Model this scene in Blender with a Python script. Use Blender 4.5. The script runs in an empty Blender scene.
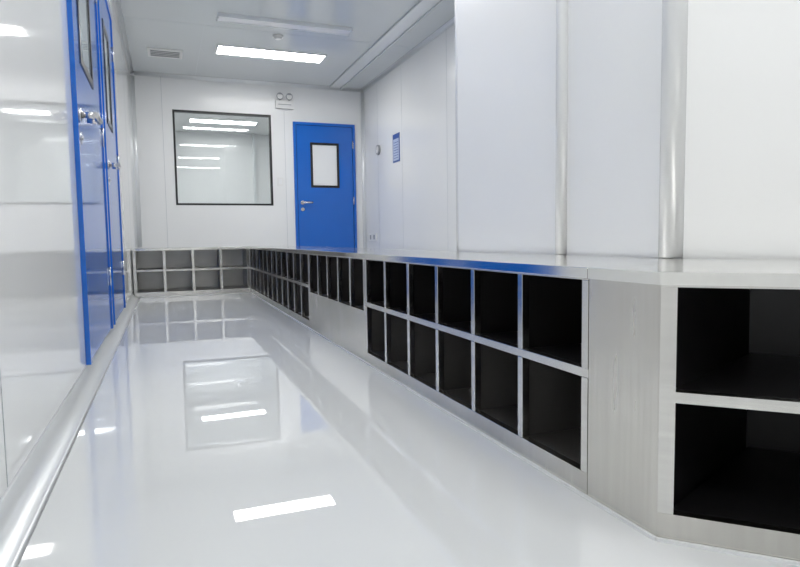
import bpy, bmesh, math
from mathutils import Vector, Matrix
S=bpy.context.scene
S.view_settings.view_transform='Standard'

# ---------------------------------------------------------------- materials
def srgb(r,g,b):
    f=lambda c:(c/255/12.92) if c/255<=.04045 else ((c/255+.055)/1.055)**2.4
    return (f(r),f(g),f(b),1)
def mat(name,col,rough=.4,metal=0.,noise=0.,nscale=8.,bump=0.,bscale=3.,stretch=None,coat=0.,spec=.5,ior=1.5,rvar=0.,brush=None,det=2):
    m=bpy.data.materials.new(name); m.use_nodes=True
    nt=m.node_tree; b=nt.nodes['Principled BSDF']
    b.inputs['Base Color'].default_value=col
    b.inputs['Roughness'].default_value=rough
    b.inputs['Metallic'].default_value=metal
    b.inputs['IOR'].default_value=ior
    b.inputs['Specular IOR Level'].default_value=spec
    b.inputs['Coat Weight'].default_value=coat
    b.inputs['Coat Roughness'].default_value=.03
    tc=nt.nodes.new('ShaderNodeTexCoord'); mp=nt.nodes.new('ShaderNodeMapping')
    nt.links.new(tc.outputs['Object'],mp.inputs['Vector'])
    if stretch: mp.inputs['Scale'].default_value=stretch
    if noise or rvar:
        n=nt.nodes.new('ShaderNodeTexNoise'); n.inputs['Scale'].default_value=nscale; n.inputs['Detail'].default_value=det
        nt.links.new(mp.outputs[0],n.inputs['Vector'])
        fac=n.outputs['Fac']
        if brush:
            mp3=nt.nodes.new('ShaderNodeMapping'); mp3.inputs['Scale'].default_value=brush
            nt.links.new(tc.outputs['Object'],mp3.inputs['Vector'])
            n3=nt.nodes.new('ShaderNodeTexNoise'); n3.inputs['Scale'].default_value=1.; n3.inputs['Detail'].default_value=3
            nt.links.new(mp3.outputs[0],n3.inputs['Vector'])
            ad=nt.nodes.new('ShaderNodeMix'); ad.inputs[0].default_value=.35
            nt.links.new(n.outputs['Fac'],ad.inputs[2]); nt.links.new(n3.outputs['Fac'],ad.inputs[3])
            fac=ad.outputs[0]
        if noise:
            mr=nt.nodes.new('ShaderNodeMapRange')
            mr.inputs['From Min'].default_value=.3; mr.inputs['From Max'].default_value=.7
            mr.inputs['To Min'].default_value=1-noise; mr.inputs['To Max'].default_value=1+noise
            nt.links.new(fac,mr.inputs['Value'])
            mx=nt.nodes.new('ShaderNodeVectorMath'); mx.operation='SCALE'
            mx.inputs[0].default_value=col[:3]
            nt.links.new(mr.outputs[0],mx.inputs['Scale'])
            nt.links.new(mx.outputs[0],b.inputs['Base Color'])
        if rvar:
            mr2=nt.nodes.new('ShaderNodeMapRange')
            mr2.inputs['From Min'].default_value=.3; mr2.inputs['From Max'].default_value=.7
            mr2.inputs['To Min'].default_value=max(0.02,rough-rvar); mr2.inputs['To Max'].default_value=rough+rvar
            nt.links.new(fac,mr2.inputs['Value']); nt.links.new(mr2.outputs[0],b.inputs['Roughness'])
    if bump:
        n2=nt.nodes.new('ShaderNodeTexNoise'); n2.inputs['Scale'].default_value=bscale; n2.inputs['Detail'].default_value=1
        nt.links.new(tc.outputs['Object'],n2.inputs['Vector'])
        bp=nt.nodes.new('ShaderNodeBump'); bp.inputs['Strength'].default_value=bump; bp.inputs['Distance'].default_value=.01
        nt.links.new(n2.outputs['Fac'],bp.inputs['Height']); nt.links.new(bp.outputs[0],b.inputs['Normal'])
    return m
def emis(name,col,st):
    m=bpy.data.materials.new(name); m.use_nodes=True
    b=m.node_tree.nodes['Principled BSDF']
    b.inputs['Base Color'].default_value=(.8,.8,.8,1)
    b.inputs['Emission Color'].default_value=col; b.inputs['Emission Strength'].default_value=st
    return m
WALL=mat('white_sandwich_panel',(.84,.85,.855,1),.05,noise=.012,nscale=1.2,bump=.05,bscale=1.4,ior=1.6)
WALLM=mat('white_sandwich_panel_matte',(.84,.847,.85,1),.22,noise=.012,nscale=1.2)
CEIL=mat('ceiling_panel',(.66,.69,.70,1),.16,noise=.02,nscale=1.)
FLOOR=mat('epoxy_floor',(.69,.708,.72,1),.012,noise=.015,nscale=1.5,bump=.02,bscale=2.2,ior=2.0)
SEAM=mat('panel_seam',(.50,.53,.55,1),.5)
ALU=mat('aluminium_cove',(.80,.82,.83,1),.28,metal=.3)
COATED=mat('white_coated_profile',(.82,.83,.84,1),.25,metal=.1)
ALUG=mat('anodised_aluminium',(.62,.65,.67,1),.3,metal=.8)
BLUE=mat('blue_door_paint',srgb(28,104,200),.10,noise=.03,nscale=2)
BLUED=mat('blue_door_gap',srgb(8,40,95),.4)
BLACK=mat('black_gasket',(.012,.012,.014,1),.4)
PANE=mat('door_pane_glass',(.45,.52,.57,1),.04,spec=.9)
STEEL=mat('stainless_brushed',(.62,.60,.56,1),.21,metal=1.,noise=.11,nscale=4,rvar=.08,brush=(90,90,3),det=3,bump=.03,bscale=9)
STEELF=mat('stainless_frame',(.70,.685,.655,1),.20,metal=1.,noise=.10,nscale=6,rvar=.06,brush=(3,3,120),bump=.04,bscale=14)
STEELT=mat('stainless_top',(.84,.83,.80,1),.13,metal=1.,noise=.05,nscale=4,rvar=.05,brush=(90,3,3),bump=.03,bscale=6)
STEELI=mat('stainless_inside',(.46,.455,.44,1),.36,metal=.8,noise=.08,nscale=5)  # inside steel of the well-lit back bench, its lighter tone painted in
MID=mat('painted_bounce_inside',(.17,.163,.155,1),.32,metal=.6,noise=.10,nscale=5)  # stainless insides of the lower rows, floor bounce put into the colour
DARK=mat('painted_shade_inside',(.075,.071,.068,1),.36,metal=.5,noise=.12,nscale=5)  # same stainless inside the cubbies, shade put into the colour
DARKER=mat('painted_deep_shade_inside',(.015,.014,.015,1),.34,metal=.2,noise=.2,nscale=5)  # stainless backs and darkest cubbies, deep shade painted as near-black
HANDLE=mat('satin_steel_handle',(.62,.62,.62,1),.25,metal=1.)
PLAST=mat('white_plastic',(.78,.78,.77,1),.35)
GREYP=mat('grey_plastic',(.30,.31,.33,1),.4)
SEAL=mat('white_sealant',(.8,.81,.82,1),.3)
LAMP=emis('lamp_diffuser',(1,.995,.98,1),23)
LAMPF=emis('lamp_diffuser_far_room',(1,.995,.98,1),21)
LAMPOFF=mat('lamp_off_diffuser',(.85,.86,.87,1),.2)
g=bpy.data.materials.new('window_glass'); g.use_nodes=True
nt=g.node_tree; nt.nodes.clear()
o=nt.nodes.new('ShaderNodeOutputMaterial'); mx=nt.nodes.new('ShaderNodeMixShader')
t=nt.nodes.new('ShaderNodeBsdfTransparent'); gl=nt.nodes.new('ShaderNodeBsdfGlossy'); fr=nt.nodes.new('ShaderNodeFresnel')
t.inputs[0].default_value=(.93,.955,.96,1); gl.inputs['Roughness'].default_value=.0; fr.inputs[0].default_value=1.5
nt.links.new(fr.outputs[0],mx.inputs[0]); nt.links.new(t.outputs[0],mx.inputs[1]); nt.links.new(gl.outputs[0],mx.inputs[2]); nt.links.new(mx.outputs[0],o.inputs[0])
GLASS=g

# ---------------------------------------------------------------- mesh builder
class MB:
    def __init__(s,name):
        s.name=name; s.v=[]; s.f=[]; s.mi=[]; s.mats=[]; s.sm=[]
    def m(s,mt):
        if mt not in s.mats: s.mats.append(mt)
        return s.mats.index(mt)
    def prism(s,poly,z0,z1,mt,axis=2,smooth=False):
        A=sum(poly[i][0]*poly[(i+1)%len(poly)][1]-poly[(i+1)%len(poly)][0]*poly[i][1] for i in range(len(poly)))
        if A<0: poly=poly[::-1]
        n=len(poly); b=len(s.v)
        def P(p,z):
            if axis==2: return (p[0],p[1],z)
            if axis==0: return (z,p[0],p[1])
            return (p[0],z,p[1])
        for z in (z0,z1):
            for p in poly: s.v.append(P(p,z))
        fl=axis==1
        fs=[list(range(b,b+n))[::-1],list(range(b+n,b+2*n))]
        sm=[False,False]
        for i in range(n):
            j=(i+1)%n; fs.append([b+i,b+j,b+n+j,b+n+i]); sm.append(smooth)
        if fl: fs=[f[::-1] for f in fs]
        for f,k in zip(fs,sm): s.f.append(f); s.mi.append(s.m(mt)); s.sm.append(k)
        return s
    def box(s,x0,x1,y0,y1,z0,z1,mt):
        return s.prism([(x0,y0),(x1,y0),(x1,y1),(x0,y1)],z0,z1,mt)
    def cyl(s,p0,p1,r,mt,n=20,r1=None):
        p0=Vector(p0);p1=Vector(p1);d=(p1-p0).normalized()
        a=d.orthogonal().normalized(); c=d.cross(a); b=len(s.v); r1=r if r1 is None else r1
        for p,rr in ((p0,r),(p1,r1)):
            for i in range(n):
                t=2*math.pi*i/n; s.v.append(tuple(p+(a*math.cos(t)+c*math.sin(t))*rr))
        s.f.append(list(range(b,b+n))[::-1]); s.f.append(list(range(b+n,b+2*n))); s.mi+= [s.m(mt)]*2; s.sm+=[False]*2
        for i in range(n):
            j=(i+1)%n; s.f.append([b+i,b+j,b+n+j,b+n+i]); s.mi.append(s.m(mt)); s.sm.append(True)
        return s
    def done(s,bevel=0.):
        me=bpy.data.meshes.new(s.name)
        me.from_pydata([tuple(v) for v in s.v],[],s.f)
        for mt in s.mats: me.materials.append(mt)
        for p,i,k in zip(me.polygons,s.mi,s.sm): p.material_index=i; p.use_smooth=k
        me.update()
        ob=bpy.data.objects.new(s.name,me); S.collection.objects.link(ob)
        if bevel:
            md=ob.modifiers.new('bevel','BEVEL'); md.width=bevel; md.segments=2; md.limit_method='ANGLE'; md.angle_limit=math.radians(50)
        return ob

H=2.55; XL=-.31; XR=2.5865; D=8.02; XB=.784; HB=.4716; YB=6.274; BX=1.236; YN=-3.2
WX=1.25                              # partition behind the bench
CY=1.25                              # partition corner
# ---------------------------------------------------------------- shell
MB('floor').box(XL-.06,4.2,YN-.06,D+.06,-.05,0,FLOOR).done()
c=MB('ceiling').box(XL-.06,4.2,YN-.06,D+.06,H,H+.05,CEIL)
for y in (-2.4,-.2,2.0,4.2,6.1): c.box(XL,4.1,y-.002,y+.002,H-.0012,H,SEAM)
for x in (.42,): c.box(x-.002,x+.002,YN,D,H-.0012,H,SEAM)
c.done()
w=MB('wall_left').box(XL-.06,XL,YN,D,0,H,WALL)
for y in (-.9,.3,1.36,5.2,6.4,7.6): w.box(XL,XL+.0012,y-.002,y+.002,.06,H,SEAM)
w.done()
wx0,wx1,wz0,wz1=.138,1.33,.98,2.14
w=MB('wall_back')
w.box(XL,wx0,D,D+.06,0,H,WALLM).box(wx1,XR+.06,D,D+.06,0,H,WALLM).box(wx0,wx1,D,D+.06,0,wz0,WALLM).box(wx0,wx1,D,D+.06,wz1,H,WALLM)
w.box(.02,.024,D-.0012,D,0,H,SEAM).box(1.50,1.504,D-.0012,D,0,2.2,SEAM)
w.done()
w=MB('wall_right').box(XR,XR+.06,2.47,D,0,H,WALLM)
for y in (4.2,5.4,6.6,7.45): w.box(XR-.0012,XR,y-.002,y+.002,.0,H,SEAM)
w.done()
w=MB('wall_partition')
k=.707107
w.prism([(WX,2.52),(XR,2.52),(XR,2.47),(WX+.05,2.47),(WX+.05,CY+.02),(2.35,.22),(2.35,YN),(2.30,YN),(2.30,CY-1.05),(WX,CY)],0,H,WALLM)
w.box(WX-.0012,WX,1.748,1.752,HB,H,SEAM)
w.done()
MB('wall_rear').box(XL,2.30,YN-.06,YN,0,H,WALLM).done()

def cove(name,fx,a0,a1,axis,r,mt=ALU,n=8):
    pts=[(0,0),(r,0)]+[(r-r*math.sin(t*math.pi/2/n),r-r*math.cos(t*math.pi/2/n)) for t in range(1,n)]+[(0,r)]
    MB(name).prism([fx(p,q) for p,q in pts],a0,a1,mt,axis=axis,smooth=True).done()
cove('baseboard_left',lambda p,q:(XL+p,q),YN,YB-.01,1,.058)
cove('baseboard_back',lambda p,q:(D-p,q),BX+.02,1.58,0,.05)
cove('baseboard_right',lambda p,q:(XR-p,q),2.53,D-.06,1,.05)
cove('trim_1',lambda p,q:(XL+p,H-q),YN,D,1,.035)
cove('trim_2',lambda p,q:(D-p,H-q),XL+.04,XR-.04,0,.035)
cove('trim_3',lambda p,q:(XR-p,H-q),2.53,D,1,.035)
cove('trim_4',lambda p,q:(XL+p,D-q),HB,H-.04,2,.04)
cove('trim_5',lambda p,q:(XR-p,D-q),.06,H-.04,2,.04)
MB('trim_6').cyl((WX-.004,1.715,HB+.002),(WX-.004,1.715,H),.022,COATED,24).done()
MB('trim_7').cyl((WX+.008,CY+.003,HB+.002),(WX+.008,CY+.003,H),.031,COATED,28).done()
MB('trim_8').cyl((WX+.012,2.508,HB+.002),(WX+.012,2.508,H),.016,COATED,20).done()
MB('trim_9').box(2.105,2.255,2.53,D-.04,H-.012,H,ALU).box(2.10,2.106,2.53,D-.04,H-.02,H,ALUG).box(2.254,2.262,2.53,D-.04,H-.03,H,ALUG).done()

# ---------------------------------------------------------------- observation window + room beyond
w=MB('window_1')
e=.024
w.box(wx0,wx0+e,D-.004,D+.06,wz0,wz1,BLACK).box(wx1-e,wx1,D-.004,D+.06,wz0,wz1,BLACK).box(wx0+e,wx1-e,D-.004,D+.06,wz0,wz0+e,BLACK).box(wx0+e,wx1-e,D-.004,D+.06,wz1-e,wz1,BLACK)
w.box(wx0+e,wx1-e,D+.002,D+.008,wz0+e,wz1-e,GLASS)
w.done()
r=MB('wall_far_room')
r.box(-.8,-.74,D+.06,12.0,0,H,WALLM).box(3.0,3.06,D+.06,12.0,0,H,WALLM).box(-.8,3.06,12.0,12.06,0,H,WALLM)
r.box(1.62,1.66,11.9,12.0,0,H,ALU)
r.done()
MB('floor_far_room').box(-.8,3.06,D+.061,12.06,-.05,0,FLOOR).done()
MB('ceiling_far_room').box(-.8,3.06,D+.061,12.06,H,H+.05,WALLM).done()

def lamp(x0,x1,y0,y1,mt=LAMP):
    m=MB('ceiling_lamp'); z=H-.012; q=.012
    m.box(x0,x1,y0,y0+q,z,H-.0005,ALU).box(x0,x1,y1-q,y1,z,H-.0005,ALU).box(x0,x0+q,y0+q,y1-q,z,H-.0005,ALU).box(x1-q,x1,y0+q,y1-q,z,H-.0005,ALU)
    m.box(x0+q,x1-q,y0+q,y1-q,z+.003,H-.0005,mt)
    m.done()
lamp(.58,1.73,6.64,6.94)
for y in (4.35,2.3,.25,-1.8): lamp(.35,1.5,y,y+.30)
lamp(.45,1.55,8.9,9.2,LAMPF); lamp(.45,1.55,10.7,11.0,LAMPF)
m=MB('emergency_strip_lamp').box(.52,1.74,5.735,5.855,H-.03,H-.0005,LAMPOFF).box(.51,1.75,5.725,5.735,H-.034,H-.0005,ALU).box(.51,1.75,5.855,5.865,H-.034,H-.0005,ALU)
m.done()
MB('smoke_detector').cyl((1.12,6.18,H-.0005),(1.12,6.18,H-.018),.05,PLAST,28).cyl((1.12,6.18,H-.018),(1.12,6.18,H-.035),.038,PLAST,28,.028).done()
v=MB('ceiling_vent'); x0,x1,y0,y1=-.10,.25,6.96,7.25
z=H-.014
v.box(x0,x1,y0,y0+.03,z,H-.0005,PLAST).box(x0,x1,y1-.03,y1,z,H-.0005,PLAST).box(x0,x0+.03,y0+.03,y1-.03,z,H-.0005,PLAST).box(x1-.03,x1,y0+.03,y1-.03,z,H-.0005,PLAST)
v.box(x0+.03,x1-.03,y0+.03,y1-.03,H-.003,H-.0005,GREYP)
for i in range(8):
    y=y0+.045+i*.028; v.box(x0+.03,x1-.03,y,y+.010,z+.002,H-.003,GREYP if i%2 else PLAST)
v.done()

# ---------------------------------------------------------------- doors
def door_left(name,y0,y1,hy,z,wy0,wy1,wz0,wz1,pr=.060):
    d=MB(name); X=XL+.0005; T=.012; fr=.045; top=2.13
    d.box(X,X+T+.006,y0,y0+fr,0.06,top,BLUE).box(X,X+T+.006,y1-fr,y1,0.06,top,BLUE).box(X,X+T+.006,y0+fr,y1-fr,top-fr,top,BLUE)
    d.box(X,X+.003,y0+fr,y1-fr,.06,top-fr,BLUED)
    a,b=y0+fr+.006,y1-fr-.006; zt=top-fr-.006
    d.box(X,X+T,a,wy0,.065,zt,BLUE).box(X,X+T,wy1,b,.065,zt,BLUE).box(X,X+T,wy0,wy1,.065,wz0,BLUE).box(X,X+T,wy0,wy1,wz1,zt,BLUE)
    q=.035
    d.box(X,X+T+.004,wy0,wy0+q,wz0,wz1,BLACK).box(X,X+T+.004,wy1-q,wy1,wz0,wz1,BLACK).box(X,X+T+.004,wy0+q,wy1-q,wz0,wz0+q,BLACK).box(X,X+T+.004,wy0+q,wy1-q,wz1-q,wz1,BLACK)
    d.box(X,X+T-.002,wy0+q,wy1-q,wz0+q,wz1-q,PANE)
    s=X+T
    d.cyl((s,hy,z),(s+.010,hy,z),.027,HANDLE,28).cyl((s+.010,hy,z),(s+pr,hy,z),.0125,HANDLE,16)
    d.cyl((s+pr-.004,hy-.014,z),(s+pr-.004,hy+.130,z),.0125,HANDLE,16)
    d.cyl((s+pr-.004,hy+.122,z),(s+.016,hy+.122,z),.0105,HANDLE,16)
    d.cyl((s,hy,z-.09),(s+.008,hy,z-.09),.025,HANDLE,28).cyl((s+.008,hy,z-.09),(s+.014,hy,z-.09),.009,HANDLE,16)
    for hz in (.35,1.1,1.85): d.cyl((X+T+.004,y1-fr,hz-.05),(X+T+.004,y1-fr,hz+.05),.006,HANDLE,14)
    d.done()
door_left('door_1',2.62,3.72,2.70,1.035,2.84,3.31,1.27,1.95,.066)
door_left('door_2',3.84,4.84,3.93,.985,4.08,4.45,1.25,1.86)

d=MB('door_3'); x0,x1,top=1.61,2.45,2.07; fr=.035; Y=D-.0005; T=.02
d.box(x0,x0+fr,Y-T-.006,Y,0.002,top,BLUE).box(x1-fr,x1,Y-T-.006,Y,0.002,top,BLUE).box(x0+fr,x1-fr,Y-T-.006,Y,top-fr,top,BLUE)
d.box(x0+fr,x1-fr,Y-.004,Y,0.002,top-fr,BLUED)
a,b=x0+fr+.008,x1-fr-.008; zt=top-fr-.008; p0,p1,q0,q1=1.83,2.22,1.22,1.81
d.box(a,p0,Y-T,Y-.004,.01,zt,BLUE).box(p1,b,Y-T,Y-.004,.01,zt,BLUE).box(p0,p1,Y-T,Y-.004,.01,q0,BLUE).box(p0,p1,Y-T,Y-.004,q1,zt,BLUE)
q=.03
d.box(p0,p0+q,Y-T-.006,Y-.004,q0,q1,BLACK).box(p1-q,p1,Y-T-.006,Y-.004,q0,q1,BLACK).box(p0+q,p1-q,Y-T-.006,Y-.004,q0,q0+q,BLACK).box(p0+q,p1-q,Y-T-.006,Y-.004,q1-q,q1,BLACK)
d.box(p0+q,p1-q,Y-T+.003,Y-.004,q0+q,q1-q,LAMPOFF)
hx,hz,s=1.71,1.02,Y-T
d.cyl((hx,s,hz),(hx,s-.008,hz),.026,HANDLE,28).cyl((hx,s-.008,hz),(hx,s-.052,hz),.010,HANDLE,16).cyl((hx-.012,s-.048,hz),(hx+.13,s-.048,hz),.013,HANDLE,16)
d.cyl((hx,s,hz-.09),(hx,s-.008,hz-.09),.024,HANDLE,28)
for z in (.3,1.05,1.8): d.cyl((x1-fr,Y-T-.008,z-.05),(x1-fr,Y-T-.008,z+.05),.009,HANDLE,14)
d.done()

# ---------------------------------------------------------------- wall fittings
m=MB('emergency_wall_light')
m.box(1.39,1.62,D-.05,D-.0005,2.225,2.325,PLAST).box(1.42,1.59,D-.052,D-.05,2.27,2.278,GREYP)
for x in (1.445,1.565):
    m.cyl((x,D-.035,2.325),(x,D-.035,2.36),.010,GREYP,14)
    m.cyl((x,D-.01,2.385),(x,D-.06,2.375),.036,GREYP,28,.044); m.cyl((x,D-.06,2.375),(x,D-.064,2.375),.036,PLAST,28)
m.done(.003)
MB('light_switch').box(1.39,1.465,D-.010,D-.0005,1.235,1.345,PLAST).box(1.405,1.45,D-.014,D-.010,1.255,1.325,SEAL).done(.002)
m=MB('pressure_gauge').cyl((XR-.0005,7.41,1.66),(XR-.025,7.41,1.66),.062,GREYP,32).cyl((XR-.025,7.41,1.66),(XR-.027,7.41,1.66),.045,PLAST,32)
m.box(XR-.029,XR-.027,7.408,7.412,1.66,1.70,BLACK).done()
SIGNB=mat('sign_blue',srgb(60,90,160),.4); SIGNW=mat('sign_pale',srgb(190,200,225),.4)
m=MB('notice_sign').box(XR-.006,XR-.0005,6.67,6.89,1.43,1.76,SIGNB).box(XR-.0075,XR-.006,6.69,6.87,1.45,1.70,SIGNW)
for i in range(7): m.box(XR-.0085,XR-.0075,6.71,6.85,1.475+i*.03,1.482+i*.03,SIGNB)
m.done()
m=MB('wall_socket').box(XR-.012,XR-.0005,7.55,7.86,.50,.60,PLAST)
for y in (7.63,7.78): m.box(XR-.0135,XR-.012,y-.03,y+.03,.52,.58,GREYP)
m.done()

# ---------------------------------------------------------------- stainless shoe cabinets
def runY(name,y0,y1,ys,rows,inside,low=None):
    b=MB(name); F=.020
    b.box(XB-.004,BX,y0,y1,HB-.022,HB,STEELT)
    b.box(XB,XB+F,y0,y1,.002,rows[0][0],STEEL)
    for i in range(len(rows)-1): b.box(XB+.001,XB+F,y0,y1,rows[i][1],rows[i+1][0],STEELF)
    b.box(XB,XB+F,y0,y1,rows[-1][1],HB-.022,STEELF)
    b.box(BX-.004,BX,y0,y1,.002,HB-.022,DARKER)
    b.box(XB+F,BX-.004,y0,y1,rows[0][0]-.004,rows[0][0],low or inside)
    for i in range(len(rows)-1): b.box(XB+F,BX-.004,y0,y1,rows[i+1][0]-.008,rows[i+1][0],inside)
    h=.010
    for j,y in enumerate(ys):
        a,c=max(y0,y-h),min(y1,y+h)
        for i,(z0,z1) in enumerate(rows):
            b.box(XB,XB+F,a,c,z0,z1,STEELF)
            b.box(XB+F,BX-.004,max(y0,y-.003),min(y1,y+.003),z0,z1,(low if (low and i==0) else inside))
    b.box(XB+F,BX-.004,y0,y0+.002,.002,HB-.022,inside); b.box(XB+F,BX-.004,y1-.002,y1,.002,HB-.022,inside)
    return b
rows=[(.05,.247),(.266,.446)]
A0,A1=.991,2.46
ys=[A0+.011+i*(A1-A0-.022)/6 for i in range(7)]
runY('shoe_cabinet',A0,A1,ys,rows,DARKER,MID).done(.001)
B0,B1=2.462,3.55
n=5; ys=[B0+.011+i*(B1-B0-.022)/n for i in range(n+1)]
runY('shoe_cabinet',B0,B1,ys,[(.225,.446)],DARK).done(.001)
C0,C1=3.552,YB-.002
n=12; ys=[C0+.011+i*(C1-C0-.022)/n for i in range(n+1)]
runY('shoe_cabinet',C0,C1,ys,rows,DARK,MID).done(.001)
b=MB('shoe_cabinet'); X0,X1=XL+.012,XB-.002; F=.02; YE=YB+.45
b.box(X0,BX,YB-.004,YE,HB-.022,HB,STEELT)
b.box(X0,X1,YB,YB+F,.002,.05,STEELF).box(X0,X1,YB+.001,YB+F,.247,.266,STEELF).box(X0,X1,YB,YB+F,.446,HB-.022,STEELF)
b.box(X0,BX,YE-.004,YE,.002,HB-.022,STEELI).box(X0,X1,YB+F,YE-.004,.046,.05,STEELI).box(X0,X1,YB+F,YE-.004,.26,.266,STEELI)
n=4
for i in range(n+1):
    x=X0+.013+i*(X1-X0-.026)/n
    b.box(x-.013,x+.013,YB,YB+F,.05,.446,STEELF).box(x-.003,x+.003,YB+F,YE-.004,.05,.446,STEELI)
b.box(X1,BX,YB,YB+.002,.002,HB-.022,STEELI)
b.box(BX-.004,BX,YB+.002,YE-.004,.002,HB-.022,STEELI)
b.done(.001)
b=MB('shoe_cabinet'); C=Vector((XB,.801)); e=Vector((k,-k)); nn=Vector((k,k)); Ln=.92; dep=.625
def P(s,d): q=C+e*s+nn*d; return (q.x,q.y)
M=(BX,.988)
b.prism([(XB-.004,.989),(XB-.004,.800),P(0,-.004),P(Ln,-.004),P(Ln,dep),(1.240,1.225),(1.240,.9885)],HB-.022,HB,STEELT)
b.prism([(XB,.989),(XB,.801),(XB+.014,.815),(XB+.02,.989)],.002,HB-.022,STEEL)
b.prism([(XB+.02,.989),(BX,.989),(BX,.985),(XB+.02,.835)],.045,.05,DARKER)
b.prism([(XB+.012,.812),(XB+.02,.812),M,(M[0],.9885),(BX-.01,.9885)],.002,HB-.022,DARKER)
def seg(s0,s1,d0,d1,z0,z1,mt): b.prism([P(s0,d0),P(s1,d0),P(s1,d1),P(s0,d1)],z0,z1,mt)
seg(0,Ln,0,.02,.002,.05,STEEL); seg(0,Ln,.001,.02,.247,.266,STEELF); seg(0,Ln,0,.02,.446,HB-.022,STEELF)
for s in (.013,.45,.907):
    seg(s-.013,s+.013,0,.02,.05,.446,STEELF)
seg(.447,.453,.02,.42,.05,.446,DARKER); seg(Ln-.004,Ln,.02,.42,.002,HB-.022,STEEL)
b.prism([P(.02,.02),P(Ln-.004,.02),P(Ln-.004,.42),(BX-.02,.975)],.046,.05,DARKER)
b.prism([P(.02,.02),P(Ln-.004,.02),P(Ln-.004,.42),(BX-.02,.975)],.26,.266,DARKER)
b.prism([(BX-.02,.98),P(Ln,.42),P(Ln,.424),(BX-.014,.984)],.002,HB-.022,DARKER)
b.done(.001)
m=MB('trim_10').box(XB-.006,XB-.0005,.80,YB-.006,0,.006,SEAL).box(XL+.06,XB-.0065,YB-.0065,YB-.0005,0,.006,SEAL)
m.prism([P(0,-.001),P(Ln,-.001),P(Ln,-.006),P(0,-.006)],0,.006,SEAL); m.done()

# ---------------------------------------------------------------- world + camera
wd=bpy.data.worlds.new('world'); S.world=wd; wd.use_nodes=True
wd.node_tree.nodes['Background'].inputs[0].default_value=(.8,.85,.9,1); wd.node_tree.nodes['Background'].inputs[1].default_value=.3
f,yaw,pt,rl,h=606.14,.3668,.0753,.0151,.5365
fw=Vector((math.sin(yaw)*math.cos(pt),math.cos(yaw)*math.cos(pt),-math.sin(pt)))
rr=Vector((math.cos(yaw),-math.sin(yaw),0)); uu=rr.cross(fw)
r2=rr*math.cos(rl)-uu*math.sin(rl); u2=rr*math.sin(rl)+uu*math.cos(rl)
cd=bpy.data.cameras.new('camera'); cd.lens=f*36/800; cd.sensor_width=36; cd.clip_start=.01
co=bpy.data.objects.new('camera',cd); S.collection.objects.link(co)
co.matrix_world=Matrix(((r2.x,u2.x,-fw.x,0),(r2.y,u2.y,-fw.y,0),(r2.z,u2.z,-fw.z,h),(0,0,0,1)))
S.camera=co
